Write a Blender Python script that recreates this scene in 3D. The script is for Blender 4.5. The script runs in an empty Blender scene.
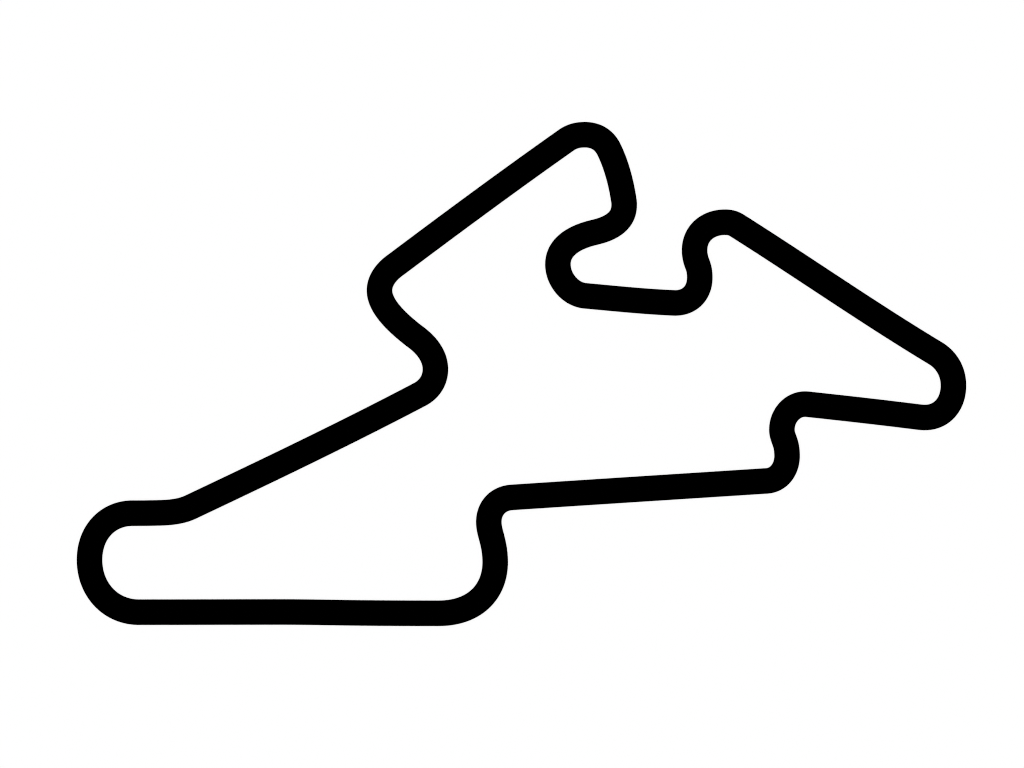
import bpy, bmesh, math

# ---------------------------------------------------------------- units
# 1 photo pixel = 1 mm on the board; the outline lies flat on a white sheet, seen from straight above
MM = 0.001
CX, CY = 512.0, 384.0
HALF = 12.75            # half the band's width, mm
THICK = 0.0003         # the band is a thin matt black cut-out

# ---------------------------------------------------------------- camera
sc = bpy.context.scene
H = 2.0
cam_data = bpy.data.cameras.new('camera')
cam_data.sensor_fit = 'HORIZONTAL'
cam_data.sensor_width = 36.0
cam_data.lens = 36.0 * H / (1024 * MM)
cam_data.clip_start = 0.05
cam_data.clip_end = 100.0
cam = bpy.data.objects.new('camera', cam_data)
cam.location = (0, 0, H + THICK)
sc.collection.objects.link(cam)
sc.camera = cam

# ---------------------------------------------------------------- light: an even white studio surround
world = bpy.data.worlds.new('World')
sc.world = world
world.use_nodes = True
bg = world.node_tree.nodes['Background']
bg.inputs['Color'].default_value = (1, 1, 1, 1)
bg.inputs['Strength'].default_value = 1.0

vs = sc.view_settings
sc.display_settings.display_device = 'sRGB'
vs.view_transform = 'Standard'
vs.look = 'None'
vs.gamma = 1.0
vs.use_curve_mapping = False
PAPER = 0.85
vs.exposure = math.log2(1.0 / PAPER)
sc.cycles.filter_width = 1.0


# ---------------------------------------------------------------- materials
def material(name, color, rough, spec):
    m = bpy.data.materials.new(name)
    m.use_nodes = True
    b = m.node_tree.nodes['Principled BSDF']
    b.inputs['Base Color'].default_value = (*color, 1)
    b.inputs['Roughness'].default_value = rough
    b.inputs['Specular IOR Level'].default_value = spec
    return m


paper_mat = material('matt_white_paper', (PAPER, PAPER, PAPER), 1.0, 0.0)
black_mat = material('matt_black_card', (0.0, 0.0, 0.0), 1.0, 0.0)

# ---------------------------------------------------------------- the white sheet underneath
me = bpy.data.meshes.new('background')
bm = bmesh.new()
bmesh.ops.create_grid(bm, x_segments=4, y_segments=4, size=6.0)
bm.to_mesh(me)
bm.free()
me.materials.append(paper_mat)
sheet = bpy.data.objects.new('background', me)
sheet['kind'] = 'structure'
sc.collection.objects.link(sheet)

# ---------------------------------------------------------------- the circuit outline
# centre line in mm (x right, y down, origin at the sheet corner), cubic segments (c1, c2, end)
START = (139.0, 612.2)
SEGS = [
    # left hairpin
    ((110, 612.2), (89.5, 589), (89.5, 560)),
    ((89.5, 531.5), (108.5, 513.2), (132.5, 513.2)),
    ((141, 513.2), (150, 513.1), (158, 512.9)),
    ((168, 512.7), (180.5, 512), (191, 506.9)),
    # long diagonal
    ((267.5, 470.7), (343.5, 434.4), (419.8, 394.4)),
    ((431, 388.4), (435.4, 378.5), (435.4, 369.3)),
    ((435.4, 357.6), (428.3, 346.2), (415.2, 336.7)),
    ((395, 321.3), (379.5, 305.3), (379.5, 290.4)),
    ((379.5, 280), (387, 270.7), (396.6, 264.2)),
    # upper diagonal
    ((453.2, 221.7), (510.2, 179.6), (567, 139.6)),
    ((572.5, 136), (578, 134.7), (585, 134.7)),
    ((595.5, 134.7), (603.5, 139.5), (608.2, 148)),
    ((616, 163), (621.3, 183), (623.8, 200.2)),
    ((624.15, 201.8), (624.15, 203.6), (624.15, 205.3)),
    ((624.15, 222), (609, 229), (594.6, 232.3)),
    ((574, 237), (557.9, 247), (557.9, 264.3)),
    ((557.9, 279.2), (570, 294.4), (585.2, 295.8)),
    ((614.8, 298.5), (644, 301.6), (674, 302.9)),
    ((689.5, 303.5), (699.8, 293), (699.8, 277.5)),
    ((699.8, 271.5), (698.9, 268), (697.3, 263.8)),
    ((695.7, 260), (694.6, 255), (694.6, 250.3)),
    ((694.6, 233), (708, 222.2), (725, 222.2)),
    ((729.5, 222.2), (733.2, 223.1), (736.6, 225.2)),
    # right diagonal
    ((802.7, 266.9), (867.7, 312.4), (935.4, 353.2)),
    ((946, 359.5), (953.5, 371), (953.5, 385.5)),
    ((953.5, 404), (942, 417.5), (925, 417.5)),
    ((923, 417.5), (921, 417.3), (919, 417.1)),
    ((882, 412.4), (844, 408.2), (807.3, 404.2)),
    ((793.5, 402.8), (781.9, 415), (781.9, 429.7)),
    ((781.9, 433.5), (783, 436.5), (784.4, 440.3)),
    ((786.4, 445.4), (787.1, 450), (787.1, 456)),
    ((787.1, 468.7), (779.3, 480.1), (766.8, 480.9)),
    ((683, 486.3), (597, 491.8), (512, 497.4)),
    ((497.5, 498.3), (488.8, 508.8), (488.8, 522)),
    ((488.8, 527), (490, 531.5), (491.5, 537)),
    ((493.7, 545), (495.2, 553), (495.2, 562)),
    ((495.2, 591.5), (475, 613.3), (438.5, 613.3)),
    # finishing straight
    ((412, 613.3), (381, 613.2), (350, 612.8)),
    ((327, 612.5), (303, 612), (280, 612)),
    ((233, 612), (186, 612.2), (139, 612.2)),
]


def centre_line():
    pts, p0 = [], START
    for c1, c2, p3 in SEGS:
        length = math.dist(p0, p3)
        n = max(6, int(length / 1.2)) if length < 90 else int(length / 4)
        for i in range(n):
            t = i / n
            a, b, c, d = (1-t)**3, 3*t*(1-t)**2, 3*t*t*(1-t), t**3
            pts.append((a*p0[0] + b*c1[0] + c*c2[0] + d*p3[0],
                        a*p0[1] + b*c1[1] + c*c2[1] + d*p3[1]))
        p0 = p3
    return pts


def band(pts):
    """closed ribbon: cross-section with a fine chamfer on both upper edges"""
    ch = 0.08
    prof = [(-HALF, 0.0), (-HALF, THICK - ch*MM), (-HALF + ch, THICK),
            (HALF - ch, THICK), (HALF, THICK - ch*MM), (HALF, 0.0)]
    me = bpy.data.meshes.new('race_track_outline')
    bm = bmesh.new()
    rows, n = [], len(pts)
    for i in range(n):
        (xa, ya), (xb, yb) = pts[i-1], pts[(i+1) % n]
        l = math.hypot(xb-xa, yb-ya)
        nx, ny = -(yb-ya)/l, (xb-xa)/l
        x, y = pts[i]
        rows.append([bm.verts.new(((x + nx*o - CX)*MM, -(y + ny*o - CY)*MM, z)) for o, z in prof])
    for i in range(n):
        r, s = rows[i], rows[(i+1) % n]
        for k in range(len(prof)):
            k2 = (k+1) % len(prof)
            bm.faces.new((r[k], r[k2], s[k2], s[k]))
    bmesh.ops.recalc_face_normals(bm, faces=bm.faces)
    bm.to_mesh(me)
    bm.free()
    me.materials.append(black_mat)
    o = bpy.data.objects.new('race_track_outline', me)
    sc.collection.objects.link(o)
    return o


track = band(centre_line())
track.location.z = 0.0001     # rests on the sheet
track['label'] = 'thick matt black closed outline of a winding race circuit lying on the plain white background'
track['category'] = 'track outline'
